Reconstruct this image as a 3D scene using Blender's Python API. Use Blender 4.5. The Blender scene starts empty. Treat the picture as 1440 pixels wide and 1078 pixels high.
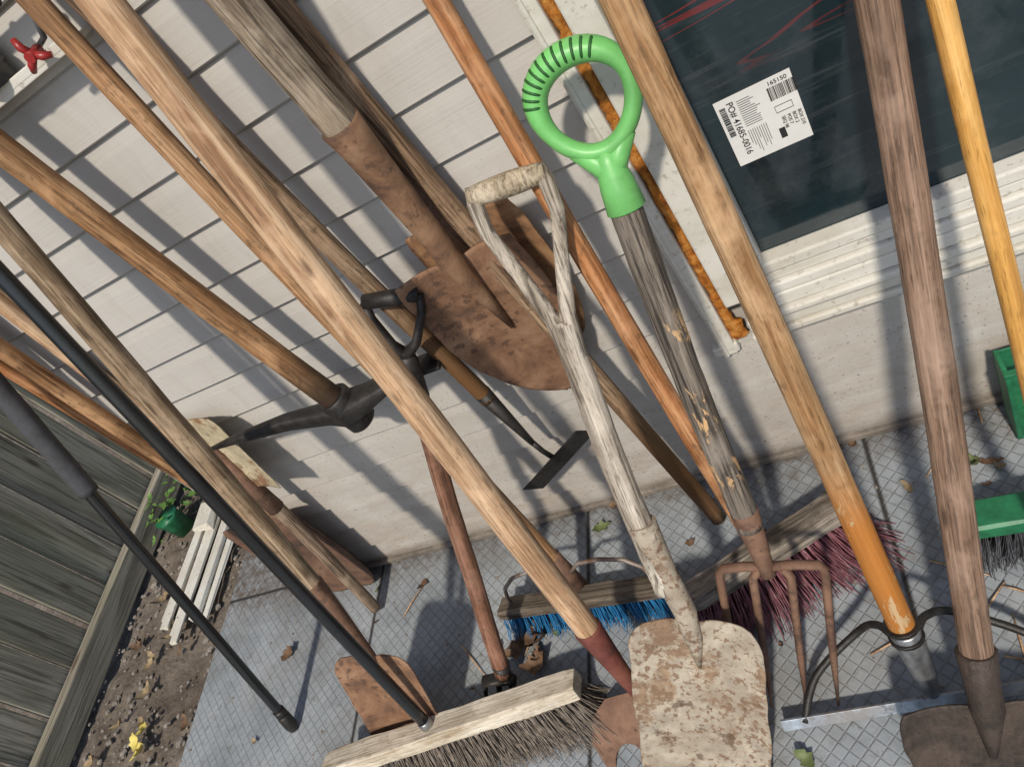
import bpy, bmesh, math, random
from mathutils import Vector, Matrix, noise as mn
random.seed(7)
R=random.random
def U(a,b): return a+(b-a)*R()
# ---- world coordinates in metres: wall plane y=0, patio surface z=0; (foot, head/top, distances along the shaft)
K_={
'A':[(-.723,-.225,.06),(-.744,-.06,1.386)],
'B':[(-.590,-.477,.05),(-.599,-.16,1.359),.223],
'C':[(-1.083,-.475,0),(-1.057,-.1,1.219),.487,.282],
'D':[(-1.425,-.06,.005),(-1.395,-.05,1.041),.42],
'R':[(-1.456,-.022,0),(-1.474,-.03,1.007)],
'S':[(-1.438,-.03,0),(-1.311,-.03,1.104)],
'E':[(-1.326,-.146,.02),(-1.281,-.03,.709),.488],
'F':[(-1.042,-.488,.1),(-1.020,-.2,1.189)],
'Fh':[(-1.316,-.538,.09),(-.706,-.442,.09)],
'G':[(-1.538,-.409,.01),(-1.436,-.1,.994),.778],
'H':[(-.536,-.04,.441),(-.500,-.12,1.277),.653,.407],
'pk':[(-.887,-.1,.640),(-.950,-.08,1.293)],
'p2':[(-1.198,-.12,.689),(-.669,-.08,.655)],
'ho':[(-.655,-.08,.372),(-.695,-.05,1.342),.167],
'hb':[(-.751,-.08,.221),(-.533,-.08,.364)],
'J':[(-.417,-.123,.02),(-.504,-.03,1.180)],
'K':[(-.318,-.276,.1),(-.329,-.05,1.137)],
'Kh':[(-.458,-.317,.1),(-.178,-.203,.1)],
'Ah':[(-.912,-.241,.06),(-.513,-.266,.06)],
'L':[(-.442,-.601,0),(-.364,-.12,.917),.829,.521,.327],
'Lg':[(-.419,-.12,.927),(-.310,-.12,.913)],
'M':[(-.295,-.499,0),(-.218,-.1,1.026),.921,.416,.301],
'N':[(-.115,-.523,.04),(-.133,-.15,1.087),.144],
'Nh':[(-.353,-.541,.03),(.007,-.526,.03),(-.209,-.434,.1)],
'O':[(-.072,-.661,0),(.092,-.12,.931),.255,.172],
'P':[(.113,-.462,0),(.143,-.15,.908)],
'Q':[(-.907,-.407,.02),(-.652,-.1,.808),.805],
'Qg':[(-.685,-.1,.835),(-.596,-.1,.808)],
'm':[(-.009,-.278,.09),(.138,-.1,.203),(-2.150,-.388,-.02),(-.862,-.323,0),(-.661,-.02,.01)],
}
K={k:[Vector(q) if isinstance(q,tuple) else q for q in v] for k,v in K_.items()}
class Mat:
    def __init__(s,name,rough=.6,metal=0.,spec=.5):
        s.m=bpy.data.materials.new(name); s.m.use_nodes=True
        s.t=s.m.node_tree; s.b=s.t.nodes['Principled BSDF']
        s.b.inputs['Roughness'].default_value=rough; s.b.inputs['Metallic'].default_value=metal
        s.b.inputs['Specular IOR Level'].default_value=spec
        s.tc=s.n('ShaderNodeTexCoord'); s.o=s.tc.outputs['Object']
    def n(s,t): return s.t.nodes.new(t)
    def set(s,inp,v):
        if hasattr(v,'links') : s.t.links.new(v,inp)
        else:
            if isinstance(v,tuple) and len(v)==3 and inp.type=='RGBA': v=v+(1,)
            inp.default_value=v
    def map(s,v,sc,loc=(0,0,0),rot=(0,0,0)):
        k=s.n('ShaderNodeMapping'); s.t.links.new(v,k.inputs[0]); k.inputs['Scale'].default_value=sc
        k.inputs['Location'].default_value=loc; k.inputs['Rotation'].default_value=rot; return k.outputs[0]
    def noise(s,v,sc=1,det=5,ro=.55,dist=0):
        k=s.n('ShaderNodeTexNoise'); s.t.links.new(v,k.inputs['Vector']); k.inputs['Scale'].default_value=sc
        k.inputs['Detail'].default_value=det;k.inputs['Roughness'].default_value=ro;k.inputs['Distortion'].default_value=dist
        return k.outputs['Fac']
    def ramp(s,f,st,interp='LINEAR'):
        k=s.n('ShaderNodeValToRGB'); s.t.links.new(f,k.inputs[0]); e=k.color_ramp.elements; k.color_ramp.interpolation=interp
        while len(e)<len(st): e.new(.5)
        for i,(p,c) in enumerate(st):
            e[i].position=p
            if not isinstance(c,tuple): c=(c,c,c)
            e[i].color=c+(1,) if len(c)==3 else c
        return k.outputs[0]
    def mix(s,f,a,b,mode='MIX'):
        k=s.n('ShaderNodeMix'); k.data_type='RGBA'; k.blend_type=mode
        s.set(k.inputs[0],f); s.set(k.inputs[6],a); s.set(k.inputs[7],b); return k.outputs[2]
    def math(s,op,a,b=0.,c=None,clamp=False):
        k=s.n('ShaderNodeMath'); k.operation=op; k.use_clamp=clamp; s.set(k.inputs[0],a); s.set(k.inputs[1],b)
        if c is not None: s.set(k.inputs[2],c)
        return k.outputs[0]
    def sep(s,v):
        k=s.n('ShaderNodeSeparateXYZ'); s.t.links.new(v,k.inputs[0]); return k.outputs
    def mr(s,v,a,b,c=0.,d=1.):
        k=s.n('ShaderNodeMapRange'); s.set(k.inputs[0],v)
        for i,x in enumerate((a,b,c,d)): k.inputs[i+1].default_value=x
        return k.outputs[0]
    def bump(s,h,st=.5,d=.002,nrm=None):
        k=s.n('ShaderNodeBump'); k.inputs['Strength'].default_value=st;k.inputs['Distance'].default_value=d
        s.t.links.new(h,k.inputs['Height'])
        if nrm: s.t.links.new(nrm,k.inputs['Normal'])
        s.t.links.new(k.outputs[0],s.b.inputs['Normal']); return k.outputs[0]
    def col(s,c): s.set(s.b.inputs['Base Color'],c); return s.m
    def rough(s,c): s.set(s.b.inputs['Roughness'],c)
cnt=[0]
def wood(name,dark,mid,light,dirt=.5,crack=.5,rough=.65,zones=(),dirtc=(.05,.035,.02),bump=.6,knots=.7):
    cnt[0]+=1; o=cnt[0]*3.7
    m=Mat(name,rough,0,.25)
    g=m.noise(m.map(m.o,(48,48,2.6),(o,o*1.3,o)),1,7,.62,1.1)
    c=m.ramp(g,[(.34,dark),(.49,mid),(.64,light)])
    f=m.noise(m.map(m.o,(230,230,7),(o,0,o)),1,4,.65)
    c=m.mix(m.math('MULTIPLY',m.ramp(f,[(.48,0.),(.62,1.)]),min(1,crack+.2)),c,tuple(x*.4 for x in dark))
    pk=m.noise(m.map(m.o,(420,420,35),(o,0,o)),1,2,.5)
    c=m.mix(m.math('MULTIPLY',m.ramp(pk,[(.6,0.),(.68,1.)]),.55),c,tuple(x*.35 for x in dark))
    bg=m.noise(m.map(m.o,(9,9,5),(0,o,o)),1,6,.65,.3)
    c=m.mix(m.math('MULTIPLY',m.ramp(bg,[(.46,0.),(.70,1.)]),dirt),c,dirtc)
    hi=m.noise(m.map(m.o,(14,14,9),(o,o,0)),1,5,.6,.5)
    c=m.mix(m.math('MULTIPLY',m.ramp(hi,[(.5,0.),(.72,1.)]),.5),c,tuple(min(1,x*1.35+.03) for x in light))
    sp=m.noise(m.map(m.o,(70,70,40),(o,o,0)),1,3,.6)
    c=m.mix(m.math('MULTIPLY',m.ramp(sp,[(.60,0.),(.68,1.)]),dirt*.9),c,dirtc)
    kv=m.n('ShaderNodeTexVoronoi'); m.t.links.new(m.map(m.o,(22,22,7),(o*1.7,o,0)),kv.inputs['Vector']); kv.inputs['Scale'].default_value=1
    c=m.mix(m.ramp(kv.outputs['Distance'],[(.06,knots),(.15,0.)]),c,tuple(x*.3 for x in dark))
    z=m.sep(m.o)[2]; zn=m.math('ADD',z,m.mr(bg,.3,.7,-.03,.03))
    for (lo,hi_,sf,cc,patch) in zones:
        a=m.mr(zn,lo-sf,lo+sf); b=m.mr(zn,hi_-sf,hi_+sf,1.,0.)
        k=m.math('MULTIPLY',a,b,clamp=True)
        if patch is not None:
            pn=m.noise(m.map(m.o,(38,38,14),(o,0,0)),1,8,.7,.5)
            k=m.math('MULTIPLY',k,m.ramp(pn,[(patch,0.),(patch+.03,1.)]))
        cc2=m.mix(m.ramp(f,[(.35,0.),(.7,.55)]),cc,tuple(x*.55 for x in cc))
        c=m.mix(k,c,cc2)
    h=m.math('ADD',m.math('MULTIPLY',f,-.8),g)
    m.bump(h,bump,.002)
    return m.col(c)
def rust(name,c0=(.035,.02,.014),c1=(.13,.062,.032),c2=(.26,.135,.075),paint=None,pt=.5,metal=.1,rough=.75,spots=.6,bs=.6,st=.6,ss=75):
    cnt[0]+=1; o=cnt[0]*2.9
    m=Mat(name,rough,metal,.3)
    v=m.map(m.o,(1,1,1),(o,o,o))
    a=m.noise(v,11,10,.68,.5); c=m.ramp(a,[(.33,c0),(.48,c1),(.64,c2)])
    big=m.noise(v,5,4,.5)
    if paint:
        q=m.noise(v,14,12,.78,.3); q=m.math('ADD',q,m.mr(big,.3,.7,-.07,.07)); k=m.ramp(q,[(pt,1.),(pt+.06,0.)])
        pc=m.mix(m.ramp(m.noise(v,25,8,.7),[(.35,0.),(.65,1.)]),paint,tuple(x*.58 for x in paint))
        pc=m.mix(m.ramp(m.noise(v,9,8,.7,.6),[(.45,0.),(.65,.6)]),pc,(.22,.17,.12))
        c=m.mix(k,c,pc)
    s_=m.noise(v,ss,5,.6); s_=m.math('ADD',s_,m.mr(big,.3,.7,-.07,.06)); c=m.mix(m.math('MULTIPLY',m.ramp(s_,[(st,0.),(st+.05,1.)]),spots),c,c1 if paint else c0)
    s4=m.noise(v,ss*.35,4,.6); c=m.mix(m.math('MULTIPLY',m.ramp(s4,[(.6,0.),(.66,1.)]),spots*.8),c,c0)
    s2=m.noise(m.map(m.o,(160,160,20),(o,0,0)),1,4,.6); c=m.mix(m.math('MULTIPLY',s2,.12 if not paint else .25),c,(.4,.33,.27) if not paint else (.2,.12,.07))
    m.bump(m.math('ADD',m.noise(v,130,6,.7),m.math('MULTIPLY',a,1.5)),bs,.0018)
    return m.col(c)
def plain(name,c,rough=.5,metal=0,var=.3,sc=30,spec=.5,bs=.2):
    m=Mat(name,rough,metal,spec); a=m.noise(m.o,sc,6,.65)
    m.bump(m.noise(m.o,sc*6,4,.6),bs,.0008)
    return m.col(m.ramp(a,[(.3,tuple(x*(1-var) for x in c)),(.7,tuple(min(1,x*(1+var*.5)) for x in c))]))
def frame_axis(t):
    t=t.normalized(); r=Vector((0,1,0)) if abs(t.y)<.9 else Vector((1,0,0))
    u=t.cross(r).normalized(); return u,t.cross(u).normalized()
def tube(bm,pts,rad,seg=14,mat=0,closed=False,fl=1.,cap=True):
    pts=[Vector(p) for p in pts]; n=len(pts)
    if not hasattr(rad,'__len__'): rad=[rad]*n
    rings=[];u=None
    for i in range(n):
        if closed: t=pts[(i+1)%n]-pts[i-1]
        else: t=pts[min(i+1,n-1)]-pts[max(i-1,0)]
        t.normalize()
        if u is None: u,_=frame_axis(t)
        u=(u-t*u.dot(t)).normalized(); v=t.cross(u)
        rings.append([bm.verts.new(pts[i]+(u*math.cos(2*math.pi*j/seg)+v*math.sin(2*math.pi*j/seg)*fl)*rad[i]) for j in range(seg)])
    for i in range(n if closed else n-1):
        a=rings[i];b=rings[(i+1)%n]
        for j in range(seg):
            f=bm.faces.new((a[j],a[(j+1)%seg],b[(j+1)%seg],b[j])); f.smooth=True; f.material_index=mat
    if not closed and cap:
        f=bm.faces.new(rings[0][::-1]); f.material_index=mat
        f=bm.faces.new(rings[-1]); f.material_index=mat
def box(bm,c,s,mat=0,M=None,jit=0):
    c=Vector(c);vs=[]
    for dx in(-1,1):
        for dy in(-1,1):
            for dz in(-1,1):
                p=c+Vector((dx*s[0]/2+U(-jit,jit),dy*s[1]/2+U(-jit,jit),dz*s[2]/2+U(-jit,jit)))
                vs.append(bm.verts.new(M@p if M else p))
    for q in((0,1,3,2),(4,6,7,5),(0,4,5,1),(2,3,7,6),(0,2,6,4),(1,5,7,3)):
        f=bm.faces.new([vs[i] for i in q]); f.material_index=mat
def plank(bm,L,W,H,zc=0,n=26,wear=.0025):
    rings=[]
    cs=[(-1,-.78),(-.86,-1),(.86,-1),(1,-.78),(1,.72),(.84,1),(-.84,1),(-1,.72)]
    for i in range(n+1):
        x=-L/2+L*i/n; e=1-.10*(i in(0,n)); r=[]
        for k,(a,b) in enumerate(cs):
            nn=wear*mn.noise(Vector((x*18,k*3.1,L*7)))
            r.append(bm.verts.new((x+(wear*mn.noise(Vector((k*2.,a,b)))*1.2 if i in(0,n) else 0),a*W/2*e+nn,b*H/2*e+zc+nn)))
        rings.append(r)
    for a,b in zip(rings,rings[1:]):
        for j in range(8): bm.faces.new((a[j],a[(j+1)%8],b[(j+1)%8],b[j]))
    bm.faces.new(rings[0][::-1]); bm.faces.new(rings[-1])
def empty(name,M):
    e=bpy.data.objects.new(name,None); e.empty_display_size=.05; bpy.context.collection.objects.link(e); e.matrix_world=M
    e['M']=[x for r in M for x in r]; return e
def obj(name,bm,mats,parent=None,M=None,bevel=0,solid=0,sub=0):
    bmesh.ops.recalc_face_normals(bm,faces=bm.faces[:])
    me=bpy.data.meshes.new(name); bm.to_mesh(me); bm.free()
    for m in (mats if isinstance(mats,(list,tuple)) else [mats]): me.materials.append(m)
    ob=bpy.data.objects.new(name,me); bpy.context.collection.objects.link(ob)
    M=M or Matrix.Identity(4)
    if parent:
        ob.parent=parent; PM=Matrix([list(parent['M'][i*4:i*4+4]) for i in range(4)])
        ob.matrix_parent_inverse=PM.inverted()
    ob.matrix_basis=M
    if solid: k=ob.modifiers.new('s','SOLIDIFY'); k.thickness=solid; k.offset=0
    if bevel: k=ob.modifiers.new('b','BEVEL'); k.width=bevel; k.segments=2; k.limit_method='ANGLE'
    if sub: k=ob.modifiers.new('u','SUBSURF'); k.levels=sub; k.render_levels=sub
    return ob
class Tool:
    def __init__(s,name,b,t,roll=0):
        s.len=(t-b).length; a=(t-b).normalized(); n=Vector((0,-1,0)); n=(n-a*n.dot(a)).normalized()
        n=Matrix.Rotation(roll,3,a)@n; w=a.cross(n); y=a.cross(w)
        s.M=Matrix((( w.x,y.x,a.x,b.x),(w.y,y.y,a.y,b.y),(w.z,y.z,a.z,b.z),(0,0,0,1)))
        s.a=a;s.b=b;s.t=t; s.e=empty(name,s.M)
    def ext(s,r=.02,cap=1.75):
        if s.a.y>1e-4: return min(s.len+max(0,(-r-s.t.y)/s.a.y),cap)
        return s.len
    def part(s,name,bm,mats,**k): return obj(name,bm,mats,s.e,s.M.copy(),**k)
    def wp(s,name,bm,mats,M=None,**k): return obj(name,bm,mats,s.e,M or Matrix.Identity(4),**k)
    def handle(s,z0,z1,r0,r1,mat,name='handle',bow=.004,prof=None,seg=20,rough=.018):
        bm=bmesh.new(); N=46;pts=[];rr=[];ph=U(0,6);sd=U(0,50)
        for i in range(N+1):
            f=i/N; z=z0+(z1-z0)*f
            bx=bow*math.sin(math.pi*f)*math.cos(ph)+.0018*mn.noise(Vector((f*4,sd,0))); by=bow*math.sin(math.pi*f)*math.sin(ph)
            pts.append((bx,by,z)); r=r0+(r1-r0)*f
            if prof: r*=prof(f)
            rr.append(r*(1+rough*1.5*mn.noise(Vector((f*14,sd,5)))+U(-rough,rough)*.3))
        pts.append((pts[-1][0],pts[-1][1],z1+rr[-1]*.35)); rr.append(rr[-1]*.7)
        tube(bm,pts,rr,seg); return s.part(name,bm,mat)
def blade(bm,W,L,prof,conc=.02,tipc=.0,nu=22,nv=26,flip=False,z0=0,bend=0.,crown=.0,mat=0,jag=.0015):
    def hw(t):
        for i in range(len(prof)-1):
            a,b=prof[i],prof[i+1]
            if t<=b[0]:
                k=(t-a[0])/(b[0]-a[0]); return a[1]+(b[1]-a[1])*k
        return prof[-1][1]
    g=[]
    for i in range(nv+1):
        t=(i/nv); t2=t*t*(3-2*t)*.5+t*.5; row=[]
        for j in range(nu+1):
            u=2*j/nu-1; h=hw(t2)*W/2
            x=u*h+jag*mn.noise(Vector((u*5,t*9,W*50)))*2
            z=t2*L+tipc*(u*u)*(1-t2)-crown*u*u*t2+jag*mn.noise(Vector((u*7,t*3,W*90)))*2*(1-t2)
            y=-conc*(abs(x)/(W/2))**2+bend*math.sin(t2*math.pi)+.003*mn.noise(Vector((u*1.7,t*2.5,W*30)))
            y-= .45*conc*math.exp(-(u*3.5)**2)*(t2**2)
            zz=(L-z if flip else z)+z0
            row.append(bm.verts.new((x,y,zz)))
        g.append(row)
    for i in range(nv):
        for j in range(nu):
            f=bm.faces.new((g[i][j],g[i][j+1],g[i+1][j+1],g[i+1][j])); f.smooth=True; f.material_index=mat
ROUND=[(0,.05),(.02,.2),(.05,.33),(.12,.54),(.25,.76),(.4,.9),(.6,.99),(.8,1.),(.95,.98),(1,.94)]
BLUNT=[(0,.40),(.03,.6),(.08,.75),(.2,.9),(.5,1.),(.95,.97),(1,.92)]
SQ=[(0,.80),(.02,.9),(.05,.96),(.1,1.),(.7,.98),(.88,.96),(.94,.92),(.98,.82),(1,.7)]
SPADE=[(0,.72),(.05,.84),(.15,.9),(.5,.97),(.9,1.),(1,1.)]
W_pale=wood('wood_pale',(.28,.145,.075),(.50,.31,.175),(.63,.44,.28),.2,.3)
W_tan=wood('wood_tan',(.2,.10,.045),(.40,.22,.105),(.52,.32,.18),.45,.35)
W_tanC=wood('wood_sunbleached',(.15,.10,.06),(.31,.215,.13),(.44,.33,.22),.5,.6,.75,bump=1.)
W_tan2=wood('wood_tan_dark',(.14,.07,.03),(.35,.18,.08),(.50,.30,.15),.6,.4,zones=[(-.05,.13,.05,(.05,.03,.018),None)])
W_hoe=wood('wood_hoe',(.12,.07,.04),(.24,.15,.09),(.38,.26,.16),.65,.7,bump=1.,zones=[(0,.35,.12,(.15,.075,.03),None)])
W_grey=wood('wood_grey',(.10,.07,.05),(.22,.155,.105),(.33,.24,.17),.45,.7,.75,bump=1.)
W_greyH=wood('wood_weathered',(.15,.11,.075),(.31,.24,.17),(.46,.38,.29),.35,.65,.75,bump=1.)
W_orange=wood('wood_orange',(.28,.105,.035),(.44,.19,.075),(.56,.31,.16),.45,.35)
W_N=wood('wood_golden',(.26,.13,.05),(.44,.26,.125),(.55,.36,.2),.35,.3,zones=[(-.1,.42,.06,(.44,.17,.035),None),(-.1,.45,.05,(.50,.34,.18),.57)])
W_O=wood('wood_brown',(.12,.07,.045),(.24,.15,.10),(.33,.22,.155),.35,.5)
W_yel=wood('wood_yellow',(.44,.21,.05),(.58,.30,.075),(.68,.40,.13),.1,.05,.35,knots=.2)
W_red=wood('wood_redbrown',(.10,.045,.028),(.21,.095,.055),(.31,.16,.105),.5,.45)
W_Y=wood('wood_silver',(.19,.155,.12),(.40,.34,.27),(.56,.495,.41),.35,.65,.8,zones=[(.16,.45,.03,(.58,.53,.44),.46),(.16,.45,.03,(.25,.11,.05),.56)],bump=1.)
W_fork=wood('wood_forkgrey',(.07,.058,.048),(.165,.138,.11),(.26,.22,.18),.35,.7,.8,zones=[(.48,.74,.02,(.58,.36,.18),.54)],bump=1.)
W_block=wood('broom_block_white',(.36,.27,.17),(.56,.49,.38),(.66,.60,.50),.5,.3,.8,dirtc=(.20,.14,.08),bump=1.,knots=.4)
W_blockg=wood('broom_block_grey',(.12,.10,.08),(.26,.22,.18),(.36,.32,.27),.5,.6,.8,bump=1.)
W_blockb=wood('block_brown',(.06,.045,.032),(.12,.095,.07),(.20,.165,.13),.4,.5,.8)
W_grip=wood('grip_wood',(.23,.17,.11),(.40,.325,.22),(.53,.445,.33),.45,.6,.75)
R_red=rust('rust_red',(.07,.035,.022),(.21,.105,.055),(.33,.195,.115),spots=.75,st=.58,ss=60)
R_brown=rust('rust_brown',(.04,.022,.016),(.13,.065,.04),(.22,.12,.075))
R_socket=rust('rust_socket',(.06,.03,.02),(.22,.115,.06),(.34,.21,.125))
R_orange=rust('rust_orange',(.07,.035,.02),(.27,.135,.06),(.40,.24,.12))
R_dark=rust('rust_dark',(.010,.008,.007),(.028,.020,.016),(.075,.052,.04),metal=.3,rough=.5,bs=1.)
R_mar=rust('paint_maroon',(.05,.012,.01),(.14,.03,.022),(.21,.07,.045))
R_white=rust('paint_white_rust',(.07,.038,.024),(.19,.12,.075),(.33,.23,.145),paint=(.50,.44,.345),pt=.535,spots=.9,metal=0,st=.55,ss=85,bs=1.)
R_cream=rust('paint_cream_rust',(.06,.03,.02),(.19,.10,.05),(.33,.2,.11),paint=(.58,.51,.34),pt=.52,metal=0)
R_silver=rust('metal_silver_rust',(.05,.03,.025),(.16,.1,.075),(.3,.24,.2),paint=(.36,.33,.31),pt=.45,metal=.4,rough=.5)
BLK=plain('black_paint',(.014,.015,.016),.25,0,.3,40,.6)
BLK2=plain('black_iron',(.035,.031,.028),.5,.4,.6,50,bs=.8)
FOAM_G=plain('grey_grip',(.055,.055,.06),.8,0,.4,25,bs=.8)
STEEL=plain('galvanised',(.40,.40,.40),.35,.85,.45,60,bs=.5)
GREEN=plain('green_plastic',(.17,.50,.14),.42,0,.3,14,.5,.3)
GREEN2=plain('green_dark_plastic',(.02,.16,.07),.45,0,.5,30,.4,.4)
GREEN3=plain('green_slot',(.015,.09,.015),.6,0,.2,30)
sc=bpy.context.scene
w=bpy.data.worlds.new("World"); sc.world=w; w.use_nodes=True
sk=w.node_tree.nodes.new('ShaderNodeTexSky'); sk.sky_type='NISHITA'; sk.sun_disc=False
ts=Vector((.10,-.86,.98)).normalized()
sk.sun_elevation=math.asin(ts.z); sk.sun_rotation=math.atan2(ts.x,ts.y)
w.node_tree.links.new(sk.outputs[0],w.node_tree.nodes['Background'].inputs[0]); w.node_tree.nodes['Background'].inputs[1].default_value=.135
ld=bpy.data.lights.new('sun','SUN'); ld.energy=3.7; ld.angle=math.radians(3); ld.color=(1,.92,.80)
lo=bpy.data.objects.new('sun',ld); bpy.context.collection.objects.link(lo); lo.rotation_euler=ts.to_track_quat('Z','Y').to_euler(); lo.location=ts*8
# camera: hand-held, 1.4 m up, about 1 m from the wall, pitched down and rolled
cd=bpy.data.cameras.new('camera'); cam=bpy.data.objects.new('camera',cd); bpy.context.collection.objects.link(cam); sc.camera=cam
f_=Vector((-.434,.6478,-.626)).normalized(); r_=Vector((.847,.0575,-.528)); r_=(r_-f_*r_.dot(f_)).normalized(); u_=r_.cross(f_)
cam.matrix_world=Matrix(((r_.x,u_.x,-f_.x,0),(r_.y,u_.y,-f_.y,-.97),(r_.z,u_.z,-f_.z,1.4),(0,0,0,1)))
cd.sensor_width=36; cd.lens=27.25; cd.clip_start=.02; cd.clip_end=300
sc.view_settings.view_transform='Standard'; sc.view_settings.look='None'; sc.view_settings.exposure=0
# ground
m=Mat('soil',.95,0,.2)
a=m.noise(m.o,6,10,.7); b=m.noise(m.o,60,8,.7)
c=m.ramp(a,[(.35,(.12,.095,.075)),(.55,(.21,.175,.142)),(.75,(.31,.27,.23))]); c=m.mix(m.ramp(b,[(.45,0.),(.7,.65)]),c,(.07,.053,.04))
m.bump(b,1.,.01); SOIL=m.col(c)
bm=bmesh.new()
def grid(bm,x0,x1,y0,y1,nx,ny,zf,mat=0):
    g=[[bm.verts.new((x0+(x1-x0)*i/nx,y0+(y1-y0)*j/ny,zf(x0+(x1-x0)*i/nx,y0+(y1-y0)*j/ny))) for j in range(ny+1)] for i in range(nx+1)]
    for i in range(nx):
        for j in range(ny):
            f=bm.faces.new((g[i][j],g[i+1][j],g[i+1][j+1],g[i][j+1])); f.smooth=True; f.material_index=mat
for v in ((-80,-80),(80,-80),(80,80),(-80,80)): bm.verts.new((v[0],v[1],-.06))
bm.faces.new(bm.verts[:])
grid(bm,-3.2,-1.9,-2.2,2.6,90,300,lambda x,y:-.025+.02*mn.noise(Vector((x*5,y*5,0)))+.012*mn.noise(Vector((x*22,y*22,1))))
obj('soil_ground',bm,SOIL)
m=Mat('patio_tiles',.6,0,.35)
xs,ys,_=m.sep(m.o)
def line(v,off,per,w):
    q=m.math('FRACT',m.math('DIVIDE',m.math('ADD',v,off+per*50),per)); q=m.math('ABSOLUTE',m.math('SUBTRACT',q,.5))
    return m.ramp(q,[(.5-w/per*1.6,0.),(.5-w/per*.5,1.)])
jx=line(xs,.111,.6165,.004); jy=line(ys,.0,.6165,.004)
j=m.math('MAXIMUM',jx,jy)
rt=m.map(m.o,(1,1,1),(0,0,0),(0,0,math.radians(45)))
rx,ry,_=m.sep(rt)
e1=line(rx,0,.0205,.0013); e2=line(ry,0,.0205,.0013); e=m.math('MAXIMUM',e1,e2)
a=m.noise(m.o,5,9,.7); d=m.noise(m.o,45,6,.65)
c=m.ramp(a,[(.35,(.17,.19,.205)),(.5,(.255,.28,.30)),(.68,(.33,.355,.375))])
c=m.mix(m.math('MULTIPLY',e,m.ramp(m.noise(m.o,14,5,.6),[(.3,.1),(.7,.6)])),c,(.11,.11,.108))
c=m.mix(m.ramp(d,[(.55,0.),(.72,.6)]),c,(.12,.10,.08))
st=m.noise(m.map(m.o,(3,3,3),(4,1,0)),1,6,.7); c=m.mix(m.ramp(st,[(.5,0.),(.72,.55)]),c,(.17,.145,.12))
s3=m.noise(m.o,110,5,.7); c=m.mix(m.ramp(s3,[(.62,0.),(.68,.8)]),c,(.07,.055,.04))
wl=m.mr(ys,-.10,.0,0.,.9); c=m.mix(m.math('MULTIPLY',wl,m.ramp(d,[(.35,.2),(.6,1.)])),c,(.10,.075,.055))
c=m.mix(j,c,(.03,.027,.024))
m.bump(m.math('SUBTRACT',m.math('MULTIPLY',d,.25),m.math('ADD',m.math('MULTIPLY',e,.5),j)),.7,.003); TILE=m.col(c)
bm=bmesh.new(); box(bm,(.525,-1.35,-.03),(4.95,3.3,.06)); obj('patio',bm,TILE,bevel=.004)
# house
HE=empty('house',Matrix.Identity(4))
m=Mat('vinyl_siding',.5,0,.4)
xs,ys,zs=m.sep(m.o)
gr=m.noise(m.map(m.o,(5,5,260)),1,5,.6,.3); bl=m.noise(m.map(m.o,(1.5,1.5,2.5)),1,7,.6)
c=m.ramp(bl,[(.3,(.455,.43,.395)),(.7,(.545,.522,.485))])
c=m.mix(m.math('MULTIPLY',gr,.3),c,(.32,.30,.27))
st=m.noise(m.map(m.o,(16,16,2.2)),1,7,.7,.4); c=m.mix(m.ramp(st,[(.5,0.),(.75,.35)]),c,(.30,.265,.22))
dn=m.noise(m.map(m.o,(7,7,22)),1,8,.7); dm=m.math('MULTIPLY',m.mr(zs,.65,.0,0.,.8),m.ramp(dn,[(.35,.1),(.68,1.)]))
c=m.mix(dm,c,(.28,.225,.17))
sp=m.noise(m.o,170,3,.5); c=m.mix(m.math('MULTIPLY',m.ramp(sp,[(.64,0.),(.70,.7)]),m.mr(zs,1.1,.1)),c,(.1,.08,.06))
c=m.mix(m.math('MULTIPLY',m.mr(zs,.05,.005),m.ramp(dn,[(.3,.4),(.6,1.)])),c,(.10,.08,.06))
m.bump(gr,.4,.0012); SID=m.col(c)
m=Mat('white_vinyl',.4,0,.4); a=m.noise(m.map(m.o,(6,6,14)),1,8,.7)
c=m.ramp(a,[(.4,(.64,.62,.56)),(.7,(.50,.465,.39))]); s2=m.noise(m.o,90,4,.6); c=m.mix(m.ramp(s2,[(.58,0.),(.70,.6)]),c,(.25,.2,.15)); WHT=m.col(c)
SP=.0935; S0=.372-SP*4
bm=bmesh.new()
def siding(x0,x1,z0,z1):
    k=math.floor((z0-S0)/SP); prof=[]
    while S0+k*SP<z1:
        zb=S0+k*SP
        for (dz,y) in ((0,.003),(0.0006,-.0065),(.003,-.0085),(.007,-.0080),(SP*.35,-.0058),(SP*.7,-.0030),(SP*.95,.0005),(SP*.985,.003)):
            z=zb+dz
            if z0<=z<=z1: prof.append((z,y))
        k+=1
    prof=[(z0,prof[0][1])]+prof+[(z1,prof[-1][1])]
    N=max(2,int((x1-x0)/.05)); rows=[]
    for (z,y) in prof:
        rows.append([bm.verts.new((x0+(x1-x0)*i/N,y+.0018*mn.noise(Vector((i*.3,z*6,3))),z+.0008*mn.noise(Vector((i*.2,z*30,8))))) for i in range(N+1)])
    for r0,r1 in zip(rows,rows[1:]):
        for i in range(N): f=bm.faces.new((r0[i],r0[i+1],r1[i+1],r1[i]))
WL,WB=-.262,.395
siding(-1.47,WL,.005,2.5); siding(WL,2.6,.005,WB); siding(1.0,2.6,WB,2.5); siding(WL,1.0,1.75,2.5)
box(bm,(.3,.12,1.25),(3.58,.19,2.5))
obj('siding',bm,SID,HE)
bm=bmesh.new(); box(bm,(-1.487,-.002,1.25),(.036,.04,2.5)); box(bm,(-1.5075,.03,1.25),(.005,.10,2.5)); obj('corner_post',bm,WHT,HE,bevel=.003)
bm=bmesh.new(); box(bm,(.57,-.010,.013),(4.06,.014,.016)); obj('starter_strip',bm,plain('starter',(.20,.17,.14),.7,0,.6,20),HE,bevel=.003)
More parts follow.
